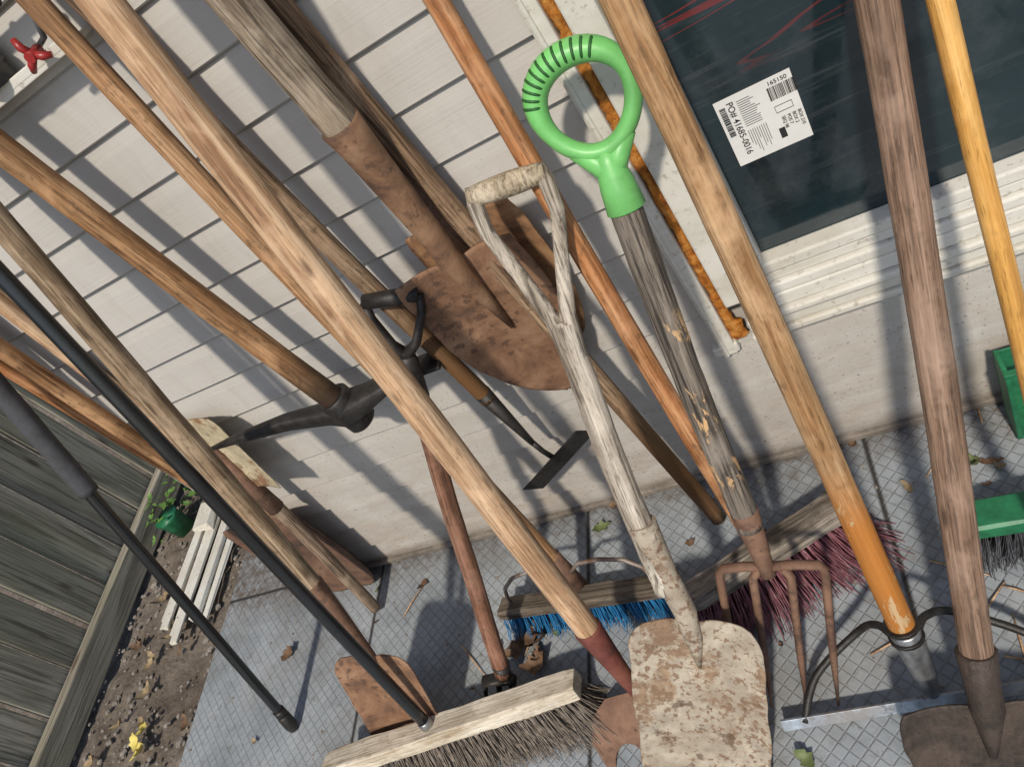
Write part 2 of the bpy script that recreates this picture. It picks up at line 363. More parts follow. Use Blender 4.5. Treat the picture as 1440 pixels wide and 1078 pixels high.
bm=bmesh.new(); box(bm,(.15,.1,2.56),(3.9,.9,.12)); obj('soffit',bm,WHT,HE)
bm=bmesh.new()
box(bm,(-.249,-.012,1.055),(.026,.028,1.37)); box(bm,(-.255,-.024,1.055),(.008,.012,1.37))
box(bm,(-.197,-.010,1.12),(.042,.04,1.27)); box(bm,(-.1665,-.002,1.135),(.019,.03,1.26)); box(bm,(-.1445,-.020,1.135),(.023,.03,1.26))
box(bm,(.41,-.024,.545),(1.13,.032,.022)); box(bm,(.41,-.012,.524),(1.17,.05,.020)); box(bm,(.41,-.030,.503),(1.19,.03,.020))
box(bm,(.41,-.020,.478),(1.19,.05,.028)); box(bm,(.41,-.040,.456),(1.19,.03,.013)); box(bm,(.41,-.018,.434),(1.215,.05,.029)); box(bm,(.41,-.034,.411),(1.22,.030,.014))
box(bm,(-.2535,-.010,.3835),(.045,.03,.022)); box(bm,(.97,-.010,1.1),(.06,.05,1.3)); box(bm,(.36,-.010,1.73),(1.25,.05,.05))
obj('window_frame',bm,WHT,HE,bevel=.0035)
m=Mat('window_glass',.04,0,.6)
a=m.noise(m.map(m.o,(3,3,2)),1,4,.5); c=m.ramp(a,[(.3,(.008,.014,.018)),(.7,(.016,.034,.040))])
q=m.noise(m.map(m.o,(1.3,1,14),(0,0,0),(0,math.radians(8),0)),1,2,.5,.5)
xs,ys,zs=m.sep(m.o)
k=m.math('MULTIPLY',m.ramp(q,[(.455,0.),(.46,1.),(.475,1.),(.48,0.),(.55,0.),(.554,1.),(.564,1.),(.568,0.)]),m.mr(zs,.84,.9)); c=m.mix(m.math('MULTIPLY',k,.75),c,(.17,.025,.025))  # red reflections on the pane, painted into its base colour
du=m.noise(m.map(m.o,(3,3,60),(0,0,0),(0,math.radians(20),0)),1,6,.7); c=m.mix(m.ramp(du,[(.55,0.),(.8,.16)]),c,(.3,.3,.3))
wd_=m.noise(m.o,7,8,.7); c=m.mix(m.ramp(wd_,[(.5,0.),(.75,.12)]),c,(.3,.32,.33))
m.rough(m.ramp(du,[(.4,.03),(.75,.22)])); GLS=m.col(c)
bm=bmesh.new(); box(bm,(.405,-.006,1.13),(1.08,.006,1.17)); obj('window_glass',bm,GLS,HE)
m=Mat('spray_foam',.65,0,.3); a=m.noise(m.o,60,8,.75); m.bump(m.noise(m.o,220,6,.75),1.,.004)
OFM=m.col(m.ramp(a,[(.32,(.22,.06,.01)),(.5,(.50,.18,.025)),(.68,(.70,.36,.10))]))
bm=bmesh.new(); z=.396; prev=None; SEG=12
while z<1.7:
    n1=mn.noise(Vector((z*28,1,2)));n2=mn.noise(Vector((z*75,5,2)));n3=mn.noise(Vector((z*30,9,9)))
    hw=.0085+.0035*n1+.003*n2+(.007 if z<.435 else 0); cx=-.2275+.002*n3+(.005 if z<.435 else 0); ring=[]
    for jx_ in range(SEG):
        a_=2*math.pi*jx_/SEG; wv=1+.28*mn.noise(Vector((math.cos(a_)*2,math.sin(a_)*2,z*90)))
        ring.append(bm.verts.new((cx+math.cos(a_)*hw*wv,-.012+math.sin(a_)*(.0075+.003*n1)*wv,z+.002*mn.noise(Vector((a_,z*60,3))))))
    if prev:
        for jx_ in range(SEG): f=bm.faces.new((prev[jx_],prev[(jx_+1)%SEG],ring[(jx_+1)%SEG],ring[jx_])); f.smooth=True
    prev=ring; z+=.0035
obj('spray_foam_seal',bm,OFM,HE)
LE=empty('barcode_label',Matrix.Translation((-.057,-.0095,.775)))
PAP=plain('label_paper',(.68,.67,.64),.6,0,.08,20); INK=plain('label_ink',(.02,.02,.02),.6,0,.1,20)
bm=bmesh.new(); box(bm,(-.057,-.0105,.775),(.101,.0008,.109)); obj('paper',bm,PAP,LE)
bm=bmesh.new(); yb=-.0113
x=-.040
for i in range(22):
    wv=random.choice((.0006,.001,.0015)); box(bm,(x,yb,.806),(wv,.0004,.02)); x+=wv+random.choice((.0006,.0011))
z=.817
for i in range(24):
    wv=random.choice((.0006,.001,.0015)); box(bm,(-.0995,yb,z),(.008,.0004,wv)); z-=wv+random.choice((.0006,.0011))
for i in range(13):
    wv=U(.016,.028); box(bm,(-.080+wv/2,yb,.818-i*.0034),(wv,.0004,.0006))
for i in range(9):
    wv=U(.014,.040); box(bm,(-.080+i*.0030,yb,.770-wv/2),(.0007,.0004,wv))
box(bm,(-.040,yb,.744),(.008,.0004,.016))
for (cx,cz,sx,sz) in ((-.028,.786,.022,.0006),(-.028,.776,.022,.0006),(-.039,.781,.0006,.0106),(-.017,.781,.0006,.0106)): box(bm,(cx,yb,cz),(sx,.0004,sz))
obj('barcode_print',bm,INK,LE)
def text(s,x,z,size,rot):
    cu=bpy.data.curves.new('label_text','FONT'); cu.body=s; cu.size=size; cu.offset=.0001; cu.materials.append(INK)
    o=bpy.data.objects.new('label_text',cu); bpy.context.collection.objects.link(o)
    Mx=Matrix.Translation((x,yb-.0002,z))@Matrix.Rotation(math.radians(90),4,'X')@Matrix.Rotation(rot,4,'Z')
    o.parent=LE; o.matrix_parent_inverse=Matrix([list(LE['M'][i*4:i*4+4]) for i in range(4)]).inverted(); o.matrix_basis=Mx
text('PO# 41685-0016',-.0925,.822,.0125,-math.pi/2)
text('165150',-.038,.819,.0085,0)
text('BOX 210',-.014,.768,.0064,-math.pi/2); text('BOX 2',-.021,.768,.0064,-math.pi/2); text('POS 7',-.028,.768,.0064,-math.pi/2); text('SEQ 98',-.035,.768,.0064,-math.pi/2)
# utility tap
UE=empty('utility_tap_box',Matrix.Translation((-.9,-.04,1.34)))
bm=bmesh.new(); box(bm,(-1.03,-.022,1.326),(.56,.044,.008)); box(bm,(-1.03,-.043,1.334),(.56,.003,.012)); obj('tray',bm,WHT,UE,bevel=.002)
GRY=plain('dark_plastic',(.06,.06,.06),.5,0,.5,30)
bm=bmesh.new(); tube(bm,[(-.905,-.035,1.34),(-.905,-.035,1.44)],[.026,.024],20); tube(bm,[(-.905,-.035,1.36),(-.905,-.035,1.372)],[.031,.031],20); tube(bm,[(-.84,-.04,1.42),(-.84,-.045,1.385)],[.008,.009],12); tube(bm,[(-.88,-.04,1.41),(-.80,-.04,1.41)],.009,12); tube(bm,[(-.775,-.03,1.345),(-.775,-.03,1.5)],.006,10); tube(bm,[(-.82,-.03,1.345),(-.79,-.04,1.35),(-.765,-.04,1.39)],.004,8); obj('valve_body',bm,GRY,UE)
REDP=plain('red_plastic',(.28,.02,.018),.4,0,.3,20)
bm=bmesh.new(); rc=Vector((-.806,-.06,1.345))
for a_ in (100,215,330):
    a_=math.radians(a_); d=Vector((math.cos(a_),0,math.sin(a_))); tube(bm,[rc,rc+d*.014+Vector((0,-.004,0)),rc+d*.025],[.005,.0055,.004],10)
tube(bm,[rc+Vector((0,.015,0)),rc+Vector((0,-.01,0))],.007,12); tube(bm,[(-.775,-.04,1.415),(-.775,-.04,1.44)],[.006,.004],10); obj('red_handle',bm,REDP,UE)
# fence
m=Mat('fence_wood',.85,0,.2)
g=m.noise(m.map(m.o,(24,24,1.8)),1,7,.65,.9); c=m.ramp(g,[(.34,(.17,.15,.115)),(.5,(.30,.27,.21)),(.64,(.40,.365,.295))])
a=m.noise(m.o,3,6,.6); c=m.mix(m.ramp(a,[(.45,0.),(.7,.35)]),c,(.17,.19,.10)); f=m.noise(m.map(m.o,(140,140,4)),1,4,.6); c=m.mix(m.ramp(f,[(.5,0.),(.64,.7)]),c,(.07,.06,.045)); m.bump(f,.8,.002)
kv=m.n('ShaderNodeTexVoronoi'); m.t.links.new(m.map(m.o,(14,14,4)),kv.inputs['Vector']); kv.inputs['Scale'].default_value=1
c=m.mix(m.ramp(kv.outputs['Distance'],[(.08,.8),(.17,0.)]),c,(.08,.055,.035))
tx=m.n('ShaderNodeNewGeometry').outputs['Random Per Island']; c=m.mix(1.,c,m.ramp(tx,[(0,.65),(1,1.1)]),'MULTIPLY'); FWD=m.col(c)
FE=empty('wooden_fence',Matrix.Translation((-2.5,0,0)))
bm=bmesh.new(); y=-2.2
while y<2.6:
    wd=U(.130,.140); box(bm,(-2.525+U(-.007,.005),y+wd/2,.93),(.018,wd,1.86+U(-.01,.01)),jit=.003); y+=wd+U(.009,.016)
obj('boards',bm,FWD,FE,bevel=.003)
bm=bmesh.new(); box(bm,(0,0,0),(.042,.10,4.6))
obj('bottom_rail',bm,FWD,FE,Matrix.Translation((-2.488,.15,.045))@Matrix.Rotation(math.radians(-90),4,'X'),bevel=.004)
bm=bmesh.new(); box(bm,(0,0,0),(.038,.09,4.6)); obj('top_rail',bm,FWD,FE,Matrix.Translation((-2.492,.15,1.6))@Matrix.Rotation(math.radians(-90),4,'X'),bevel=.003)
# brooms
def bristles(bm,L,Wd,n,ln,flx,fly,r=.0009,mat=0,curl=.01,ztop=0):
    for i in range(n):
        x=U(-L/2,L/2); y=U(-Wd/2,Wd/2)
        x=round(x/.014)*.014+U(-.004,.004); y=round(y/.012)*.012+U(-.004,.004)
        l=ln*U(.82,1.04); dx=flx*(2*x/L)*U(.6,1.3)+U(-curl,curl); dy=fly*(2*y/Wd)*U(.5,1.3)+U(-curl,curl)
        p=[(x,y,ztop),(x+dx*.35,y+dy*.35,ztop-l*.5),(x+dx,y+dy,ztop-l)]
        tube(bm,p,[r,r,r*.6],3,mat,cap=False)
def headM(p0,p1,tilt=0):
    x=(p1-p0).normalized(); z=Vector((0,0,1)); z=(z-x*z.dot(x)).normalized(); y=z.cross(x); c=(p0+p1)/2
    return Matrix(((x.x,y.x,z.x,c.x),(x.y,y.y,z.y,c.y),(x.z,y.z,z.z,c.z),(0,0,0,1)))@Matrix.Rotation(tilt,4,'X')
RX=Matrix.Rotation(math.radians(90),4,'Y')
def blockpart(T,Mh,L,Wd,H,zc,mat):
    bm=bmesh.new(); plank(bm,L,Wd,H,zc); bmesh.ops.transform(bm,matrix=RX.inverted(),verts=bm.verts[:]); return T.wp('block',bm,mat,M=Mh@RX)
T=Tool('push_broom',K['A'][0],K['A'][1]); T.handle(.0,T.ext(),.0165,.0155,W_tan)
Mh=headM(K['Ah'][0],K['Ah'][1],math.radians(-18)); L=(K['Ah'][1]-K['Ah'][0]).length
blockpart(T,Mh,L,.05,.024,-.002,W_blockb)
BLU=plain('blue_bristle',(.02,.17,.38),.5,0,.4,40); bm=bmesh.new(); bristles(bm,L*.96,.045,1000,.06,.012,.014,.0011,curl=.006,ztop=-.010); T.wp('bristles',bm,BLU,M=Mh)
bm=bmesh.new()
for s_ in(-1,1):
    tube(bm,[(s_*.17,0,.006),(s_*.168,.0,.03),(s_*.16,.0,.055),(s_*.13,.004,.078),(s_*.08,.006,.088),(s_*.03,.008,.085),(0,.01,.06)],[.0045]*7,8)
T.wp('wire_brace',bm,R_silver,M=Mh)
bm=bmesh.new(); tube(bm,[(0,0,-.01),(0,0,.11)],[.021,.019],16); T.part('socket',bm,R_brown)
T=Tool('push_broom.001',K['K'][0],K['K'][1]); T.handle(.0,T.ext(),.0165,.0145,W_orange)
Mh=headM(K['Kh'][0],K['Kh'][1],math.radians(-14)); L=(K['Kh'][1]-K['Kh'][0]).length*1.06
blockpart(T,Mh,L,.06,.032,-.004,W_blockg)
m=Mat('maroon_bristle',.6); MAR=m.col(m.ramp(m.noise(m.o,60,4,.6),[(.3,(.12,.04,.05)),(.55,(.22,.08,.10)),(.75,(.36,.24,.24))]))
bm=bmesh.new(); bristles(bm,L*.96,.05,1800,.115,.06,.045,.0013,curl=.012,ztop=-.018); T.wp('bristles',bm,MAR,M=Mh)
T=Tool('push_broom.002',K['F'][0],K['F'][1])
T.handle(.02,T.ext(.012,1.8),.0125,.0125,BLK,bow=.001,rough=.003)
bm=bmesh.new(); tube(bm,[(0,0,-.01),(0,0,.022),(0,0,.024)],[.0145,.0145,.013],18); T.part('ferrule',bm,STEEL)
Mh=headM(K['Fh'][0],K['Fh'][1],math.radians(-20)); L=(K['Fh'][1]-K['Fh'][0]).length
blockpart(T,Mh,L,.058,.034,0,W_block)
m=Mat('natural_bristle',.7); NAT=m.col(m.ramp(m.noise(m.o,70,4,.6),[(.3,(.09,.07,.055)),(.6,(.22,.18,.14)),(.75,(.37,.31,.255))]))
bm=bmesh.new(); bristles(bm,L*.97,.054,3800,.094,.05,.035,.0010,curl=.014,ztop=-.014); T.wp('bristles',bm,NAT,M=Mh)
T=Tool('push_broom.003',K['P'][0]+Vector((0,0,.09)),K['P'][1]); T.handle(0,T.ext(),.0135,.0125,W_yel,bow=.001,rough=.004)
p0=K['m'][0]; p1=p0+Vector((.42,-.02,0)); Mh=headM(p0,p1,math.radians(-8)); L=.42
bm=bmesh.new(); plank(bm,L,.06,.03,0,26,.0012); T.wp('block',bm,GREEN2,M=Mh)
GB=plain('grey_bristle',(.09,.09,.10),.6,0,.6,50); bm=bmesh.new(); bristles(bm,L*.97,.05,1500,.085,.02,.02,.001,ztop=-.014); T.wp('bristles',bm,GB,M=Mh)
q=K['m'][1]; DP=empty('dustpan',Matrix.Translation(q)); bm=bmesh.new()
box(bm,(q.x+.10,-.045,.105),(.21,.004,.18)); box(bm,(q.x,-.075,.105),(.008,.06,.19)); box(bm,(q.x+.205,-.075,.105),(.008,.06,.19)); box(bm,(q.x+.1,-.075,.012),(.21,.06,.006)); box(bm,(q.x+.1,-.10,.197),(.21,.012,.01)); tube(bm,[(q.x+.1,-.04,.195),(q.x+.1,-.035,.33)],[.014,.011],12)
obj('pan',bm,GREEN2,DP,bevel=.003)
# B
T=Tool('floor_scraper',K['B'][0],K['B'][1]); s1=K['B'][2]
T.handle(s1-.02,T.ext(.02,1.75),.0222,.0205,W_pale,prof=lambda f:1+.06*math.sin(f*3))
bm=bmesh.new(); tube(bm,[(0,0,-.01),(0,0,.03),(0,0,s1*.6),(0,0,s1),(0,0,s1+.004)],[.012,.013,.019,.0255,.0235],18); T.part('socket',bm,R_mar)
bm=bmesh.new(); out=[(-.02,.03),(-.075,.02),(-.11,-.03),(-.12,-.10),(-.10,-.17)]
for a_ in range(0,181,20): out.append((-.05+.032*math.cos(math.radians(180-a_)),-.17+.06*math.sin(math.radians(a_))))
out+=[(.0,-.18),(.02,-.13),(.035,-.17),(.07,-.165),(.085,-.08),(.07,-.02),(.02,.03)]
bm.faces.new([bm.verts.new((x_,0,z_*.62)) for x_,z_ in out])
Mb=Matrix.Translation(K['B'][0])@Matrix.Rotation(math.radians(-62),4,'X')
T.wp('scraper_blade',bm,R_brown,M=Mb,solid=.004)
# C
T=Tool('square_shovel',K['C'][0],K['C'][1]); sN=K['C'][2]; sB=K['C'][3]
T.handle(sN-.02,T.ext(.02,1.7),.0205,.0195,W_tanC,rough=.03)
bm=bmesh.new(); blade(bm,.185,sB,SQ,.02,0); T.wp('blade',bm,R_red,M=T.M@Matrix.Translation((0,0,sB))@Matrix.Rotation(math.radians(12),4,'Y')@Matrix.Translation((0,0,-sB)),solid=.003)
bm=bmesh.new(); tube(bm,[(-.012,-.004,sB-.07),(0,-.008,sB),(0,-.002,(sB+sN)/2),(0,0,sN),(0,0,sN+.003)],[.006,.014,.018,.0235,.021],16); T.part('socket',bm,R_brown)
# D
T=Tool('round_point_shovel',K['D'][0],K['D'][1]); sN=K['D'][2]
T.handle(sN-.02,T.len+.35,.0165,.0165,W_tan2)
bm=bmesh.new(); blade(bm,.235,sN*.9,BLUNT,.012,0); T.part('blade',bm,R_brown,solid=.003)
bm=bmesh.new(); tube(bm,[(0,-.004,sN*.6),(0,-.012,sN*.9),(0,0,sN+.05)],[.006,.014,.02],16); T.part('socket',bm,R_brown)
T=Tool('wooden_pole',K['R'][0],K['R'][1]); T.handle(0,T.len+.3,.0125,.0125,W_orange)
T=Tool('wooden_pole.001',K['S'][0],K['S'][1]); T.handle(0,T.len+.3,.0165,.0165,W_pale)
# E
T=Tool('garden_spade',K['E'][0],K['E'][1],math.radians(-12)); sE=K['E'][2]; Lb=T.len-sE
T.handle(0,sE+.02,.0145,.0165,W_grey)
bm=bmesh.new(); blade(bm,.195,Lb,SPADE,.014,0,flip=True,z0=sE); T.part('blade',bm,R_cream,solid=.003)
bm=bmesh.new(); tube(bm,[(0,0,sE-.08),(0,-.006,sE+.03),(0,-.008,sE+.13)],[.02,.018,.006],16); T.part('socket',bm,R_brown)
# G
T=Tool('telescopic_pole',K['G'][0],K['G'][1]); sG=K['G'][2]
T.handle(.02,sG+.05,.0115,.013,BLK,'tube',bow=.001,rough=.003)
T.handle(sG,T.ext(.02,1.5),.0205,.0200,FOAM_G,'foam_grip',bow=.001)
bm=bmesh.new(); tube(bm,[(0,0,-.005),(0,0,.01),(0,0,.045),(0,0,.05)],[.012,.016,.0155,.012],14); tube(bm,[(0,0,.05),(0,0,.07)],.0145,14); T.part('end_cap',bm,BLK2)
# H
T=Tool('round_point_shovel.001',K['H'][0],K['H'][1],math.radians(6)); s1=K['H'][2]; s2=K['H'][3]
T.handle(s1-.02,T.len+.45,.0255,.0275,W_greyH,rough=.04)
Lb=s2*.96
bm=bmesh.new(); blade(bm,.212,Lb,ROUND,.03,0,crown=-.01); T.part('blade',bm,R_red,solid=.003)
bm=bmesh.new(); tube(bm,[(0,-.01,Lb*.55),(0,-.017,Lb*.8),(0,-.022,Lb),(0,-.012,Lb+.06),(0,0,s1-.03),(0,0,s1),(0,0,s1+.003)],[.004,.012,.019,.0195,.026,.029,.026],18); T.part('socket',bm,R_socket)
b2=K['H'][0]+Vector((.02,.026,.075)); t2=K['H'][1]+Vector((-.024,.06,.03))
T=Tool('round_point_shovel.002',b2,t2,math.radians(-6))
bm=bmesh.new(); blade(bm,.2,.35,ROUND,.010,0); T.wp('blade',bm,R_orange,M=T.M@Matrix.Translation((.022,0,0)),solid=.003)
bm=bmesh.new(); tube(bm,[(.02,-.004,.25),(.015,-.006,.33),(0,0,.46)],[.005,.014,.019],14); T.part('socket',bm,R_brown); T.handle(.44,T.len+.2,.0155,.0155,W_tan2)
T=Tool('wooden_pole.002',K['J'][0],K['J'][1]); T.handle(0,T.len+.3,.0165,.0175,W_hoe)
# Hoe
T=Tool('garden_hoe',K['ho'][0],K['ho'][1]); sh=K['ho'][2]
T.handle(sh-.02,T.len+.1,.0155,.0165,W_hoe)
p0,p1=K['hb']
bm=bmesh.new(); tube(bm,[(0,0,-.002),(0,0,.03),(0,0,sh)],[.006,.008,.0165],14)
Mi=T.M.inverted(); mid=Mi@((p0+p1)/2+Vector((0,0,.012)))
tube(bm,[(0,0,.005),Vector((0,0,-.02)).lerp(mid,.3),mid],[.006,.0055,.006],12); T.part('swan_neck',bm,BLK2)
bm=bmesh.new(); d=(p1-p0).normalized(); up=Vector((0,-.35,.94)); up=(up-d*up.dot(d)).normalized(); nn=d.cross(up); c0=(p0+p1)/2
Mp=Matrix(((d.x,nn.x,up.x,c0.x),(d.y,nn.y,up.y,c0.y),(d.z,nn.z,up.z,c0.z),(0,0,0,1))); hl=(p1-p0).length
box(bm,(0,0,0),(hl*.86,.003,.05),jit=.003); T.wp('hoe_blade',bm,BLK2,M=Mp,bevel=.001)
# Mattock
T=Tool('pick_mattock',K['pk'][0],K['pk'][1])
T.handle(-.03,T.len+.12,.0225,.0205,W_tan2,prof=lambda f:1+.12*math.exp(-(f*14)))
bm=bmesh.new(); p0,p1=K['p2']; c0=K['pk'][0]
secs=[(p0,.003,.004),(p0.lerp(c0,.25)+Vector((0,0,.008)),.009,.010),(p0.lerp(c0,.6)+Vector((0,0,.012)),.015,.015),(p0.lerp(c0,.86)+Vector((0,0,.004)),.019,.021),(c0,.030,.034),(c0.lerp(p1,.22)+Vector((0,0,.004)),.020,.026),(c0.lerp(p1,.5)+Vector((0,0,.010)),.012,.022),(c0.lerp(p1,.8)+Vector((0,0,.007)),.008,.024),(p1,.004,.027)]
ax=(p1-p0).normalized(); up=(T.a-ax*T.a.dot(ax)).normalized(); nn=ax.cross(up)
rings=[]
for (p,h,wd) in secs:
    rings.append([bm.verts.new(p+up*(h*math.copysign(abs(math.sin(q_))**.6,math.sin(q_)))+nn*(wd*math.copysign(abs(math.cos(q_))**.6,math.cos(q_)))) for q_ in [2*math.pi*i/14 for i in range(14)]])
for a_,b_ in zip(rings,rings[1:]):
    for i in range(14): f=bm.faces.new((a_[i],a_[(i+1)%14],b_[(i+1)%14],b_[i])); f.smooth=True
bm.faces.new(rings[0]);bm.faces.new(rings[-1])
tube(bm,[c0-T.a*.042,c0-T.a*.036,c0+T.a*.038,c0+T.a*.042],[.024,.030,.032,.029],18); T.wp('head',bm,BLK2)
# L
T=Tool('square_shovel.001',K['L'][0],K['L'][1]); g_=T.len; sY=K['L'][2]; sS=K['L'][3]; sB=K['L'][4]
T.handle(sB+.06,sY+.01,.0205,.0195,W_Y,name='handle',bow=.006,rough=.04)
Mi=T.M.inverted(); gl=Mi@K['Lg'][0]; gr_=Mi@K['Lg'][1]
bm=bmesh.new()
for g,s_ in((gl,-1),(gr_,1)):
    e=Vector((g.x-s_*.008,g.y,g.z))
    tube(bm,[e+Vector((0,0,.012)),e+Vector((s_*.004,0,-.01)),e+Vector((s_*.004,0,-.05)),e.lerp(Vector((s_*.012,0,sY)),.55)+Vector((s_*.004,0,0)),Vector((s_*.011,0,sY+.02)),Vector((s_*.004,0,sY-.04))],[.009,.0115,.0105,.0105,.012,.014],12,fl=1.1)
T.part('yoke',bm,W_Y)
bm=bmesh.new(); gd=(gr_-gl); N=12; tube(bm,[gl+gd*(i/N) for i in range(N+1)],[.013+.0035*math.sin(math.pi*i/N) for i in range(N+1)],16); T.part('grip',bm,W_grip)
MB=T.M@Matrix.Translation((.020,0,sB))@Matrix.Rotation(math.radians(13),4,'Y')@Matrix.Translation((0,0,-sB))
bm=bmesh.new(); blade(bm,.212,sB,SQ,.024,.0,crown=.004,jag=.002); T.wp('blade',bm,R_white,M=MB,solid=.003)
bm=bmesh.new(); tube(bm,[(.004,-.004,sB-.09),(.013,-.012,sB-.03),(.016,-.010,sB+.02),(.005,0,sB+.09),(0,0,sB+.18),(0,0,sS-.01)],[.004,.014,.018,.0195,.0225,.0225],18)
tube(bm,[(-.018,-.008,sS-.03),(.018,-.014,sS-.03)],.006,8); T.part('socket',bm,R_white)
# M
T=Tool('garden_fork',K['M'][0],K['M'][1]); sg=K['M'][2]; ss=K['M'][3]; sc_=K['M'][4]
T.handle(ss-.03,sg+.02,.0195,.0215,W_fork,rough=.03)
bm=bmesh.new(); tube(bm,[(0,0,sc_-.01),(0,0,sc_+.03),(0,0,ss),(0,0,ss+.003)],[.013,.0145,.0215,.0195],16); T.part('socket',bm,R_brown)
bm=bmesh.new()
for x_ in(-.078,-.028,.028,.078):
    if abs(x_)>.05: pts=[(0,0,.004),(x_*.5,0,.006),(x_*.9,0,.003),(x_*.98,0,-.005),(x_,0,-.022),(x_,.004,-.1),(x_,0,-sc_*.65),(x_,-.012,-sc_)]
    else: pts=[(x_*.6,0,.002),(x_,0,-.018),(x_,.004,-.1),(x_,0,-sc_*.65),(x_,-.012,-sc_)]
    n_=len(pts); tube(bm,pts,[.0072]*(n_-3)+[.0068,.006,.0015],8,fl=1.2)
T.wp('tines',bm,R_brown,M=T.M@Matrix.Translation((.006,0,sc_))@Matrix.Rotation(math.radians(10),4,'Y'))
top=T.len; bm=bmesh.new(); pts=[];rr=[]; N=48; cz=(top+.01+sg+.055)/2; hz=(top-.01-sg-.055)/2
def rg(a_): return .0110+.0060*max(0,math.cos(a_+.35))
def rp(a_): return Vector((.058*math.sin(a_)*(1+.12*math.cos(a_)),0,cz+hz*math.cos(a_)))
for i in range(N):
    a_=2*math.pi*i/N; pts.append(rp(a_)); rr.append(rg(a_))
tube(bm,pts,rr,16,closed=True,fl=1.25)
tube(bm,[(0,0,cz-hz+.004),(0,0,cz-hz-.015),(0,0,sg+.02),(0,0,sg-.012),(0,0,sg-.014)],[.012,.017,.0225,.0255,.023],20)
for s_ in(-1,1): tube(bm,[(s_*.034,0,cz-hz*.80),(s_*.014,0,cz-hz-.012),(0,0,sg+.035)],[.011,.014,.017],12)
T.part('d_grip',bm,GREEN)
bm=bmesh.new()
for i in range(-8,4):
    a_=i*.155; c0=rp(a_); tg=(rp(a_+.01)-rp(a_-.01)).normalized(); d=Vector((-tg.z,0,tg.x))
    if d.dot(c0-Vector((0,0,cz)))<0: d=-d
    r=rg(a_)*.95; sl=[]
    for q_ in range(-35,85,12):
        q_=math.radians(q_); sl.append(c0+d*(r*math.sin(q_))+Vector((0,-1.25*r*math.cos(q_),0)))
    tube(bm,sl,[.0008]+[.0023]*(len(sl)-2)+[.0008],6)
T.part('grip_slots',bm,GREEN3)
# N
T=Tool('bow_rake',K['N'][0],K['N'][1]); sf=K['N'][2]
T.handle(sf-.03,T.ext(.025,1.75),.0195,.0200,W_N)
bm=bmesh.new(); tube(bm,[(0,0,-.0),(0,0,.04),(0,0,sf),(0,0,sf+.003)],[.010,.016,.0225,.0205],18); T.part('ferrule',bm,STEEL)
n0,n1,nm=K['Nh']; bd=(n1-n0).normalized(); bc=K['N'][0]; bl_=n0; half=(bc-n0).dot(bd)
br_=n0+bd*(2*half)
bm=bmesh.new()
tp=T.b+T.a*(sf+.0)
ml=nm; mr_=nm+bd*(2*(bc-nm).dot(bd)); mr_.z=nm.z
for e0,md,sg_ in((bl_.lerp(br_,.08),ml,-1),(bl_.lerp(br_,.92),mr_,1)):
    q1=md.lerp(e0,.45)+bd*(sg_*.018); q2=md+bd*(-sg_*.02)
    P4=[e0,q1,q2,q2.lerp(tp,.5)+Vector((0,0,.022)),tp+bd*sg_*.02]
    S=[]
    for i in range(len(P4)-1):
        a0=P4[max(i-1,0)];a1=P4[i];a2=P4[i+1];a3=P4[min(i+2,len(P4)-1)]
        for k in range(6):
            t=k/6; S.append(.5*((2*a1)+(a2-a0)*t+(2*a0-5*a1+4*a2-a3)*t*t+(3*a1-a0-3*a2+a3)*t**3))
    S.append(P4[-1]); tube(bm,S,.0062,10)
for k in(-.012,.012): tube(bm,[T.b+T.a*(sf+k)-T.a*.003,T.b+T.a*(sf+k)+T.a*.003],.0255,14)
T.wp('bow',bm,BLK2)
bm=bmesh.new(); Mh=headM(bl_,br_,math.radians(-35)); L=(br_-bl_).length; box(bm,(0,0,0),(L,.006,.020)); n_=15
T.wp('rake_bar',bm,rust('bar_metal',(.05,.05,.05),(.2,.2,.2),(.4,.4,.4),paint=(.45,.54,.64),pt=.56,metal=.3,rough=.4,spots=.7),M=Mh,bevel=.001)
bm=bmesh.new()
for i in range(n_): x_=-L/2+.008+(L-.016)*i/(n_-1); tube(bm,[(x_,0,-.008),(x_,.004,-.03),(x_,.012,-.055)],[.004,.0035,.0015],6)
T.wp('rake_teeth',bm,BLK2,M=headM(bl_,br_))
# O
T=Tool('round_point_shovel.003',K['O'][0],K['O'][1]); s1=K['O'][2]; s2=K['O'][3]
T.handle(s1-.02,T.ext(.025,1.75),.021,.0215,W_O)
bm=bmesh.new(); blade(bm,.225,s2,ROUND,.022,0); T.part('blade',bm,R_dark,solid=.003)
bm=bmesh.new(); tube(bm,[(0,-.006,s2-.09),(0,-.014,s2),(0,-.004,(s1+s2)/2),(0,0,s1),(0,0,s1+.003)],[.006,.022,.023,.026,.023],18); T.part('socket',bm,R_dark)
# Q
T=Tool('hand_weeder',K['Q'][0],K['Q'][1]); sq=K['Q'][2]
T.handle(.05,sq-.02,.0175,.0165,W_red)
Mi=T.M.inverted(); gl=Mi@K['Qg'][0]; gr_=Mi@K['Qg'][1]
bm=bmesh.new(); tube(bm,[(0,0,sq-.09),(0,0,sq-.02),(0,0,sq)],[.0185,.0175,.012],14)
tube(bm,[gl,gl+Vector((.004,0,-.03)),Vector((gl.x*.45,0,sq+.012)),(0,0,sq-.01)],[.007,.007,.008,.011],10,fl=1.4)
tube(bm,[gr_,gr_+Vector((-.004,0,-.03)),Vector((gr_.x*.45,0,sq+.012)),(0,0,sq-.01)],[.007,.007,.008,.011],10,fl=1.4)
tube(bm,[gl,gl.lerp(gr_,.5),gr_],[.0125,.0135,.0125],14); T.part('d_grip',bm,BLK2)
bm=bmesh.new(); tube(bm,[(0,0,.08),(0,0,.03)],[.0195,.014],12)
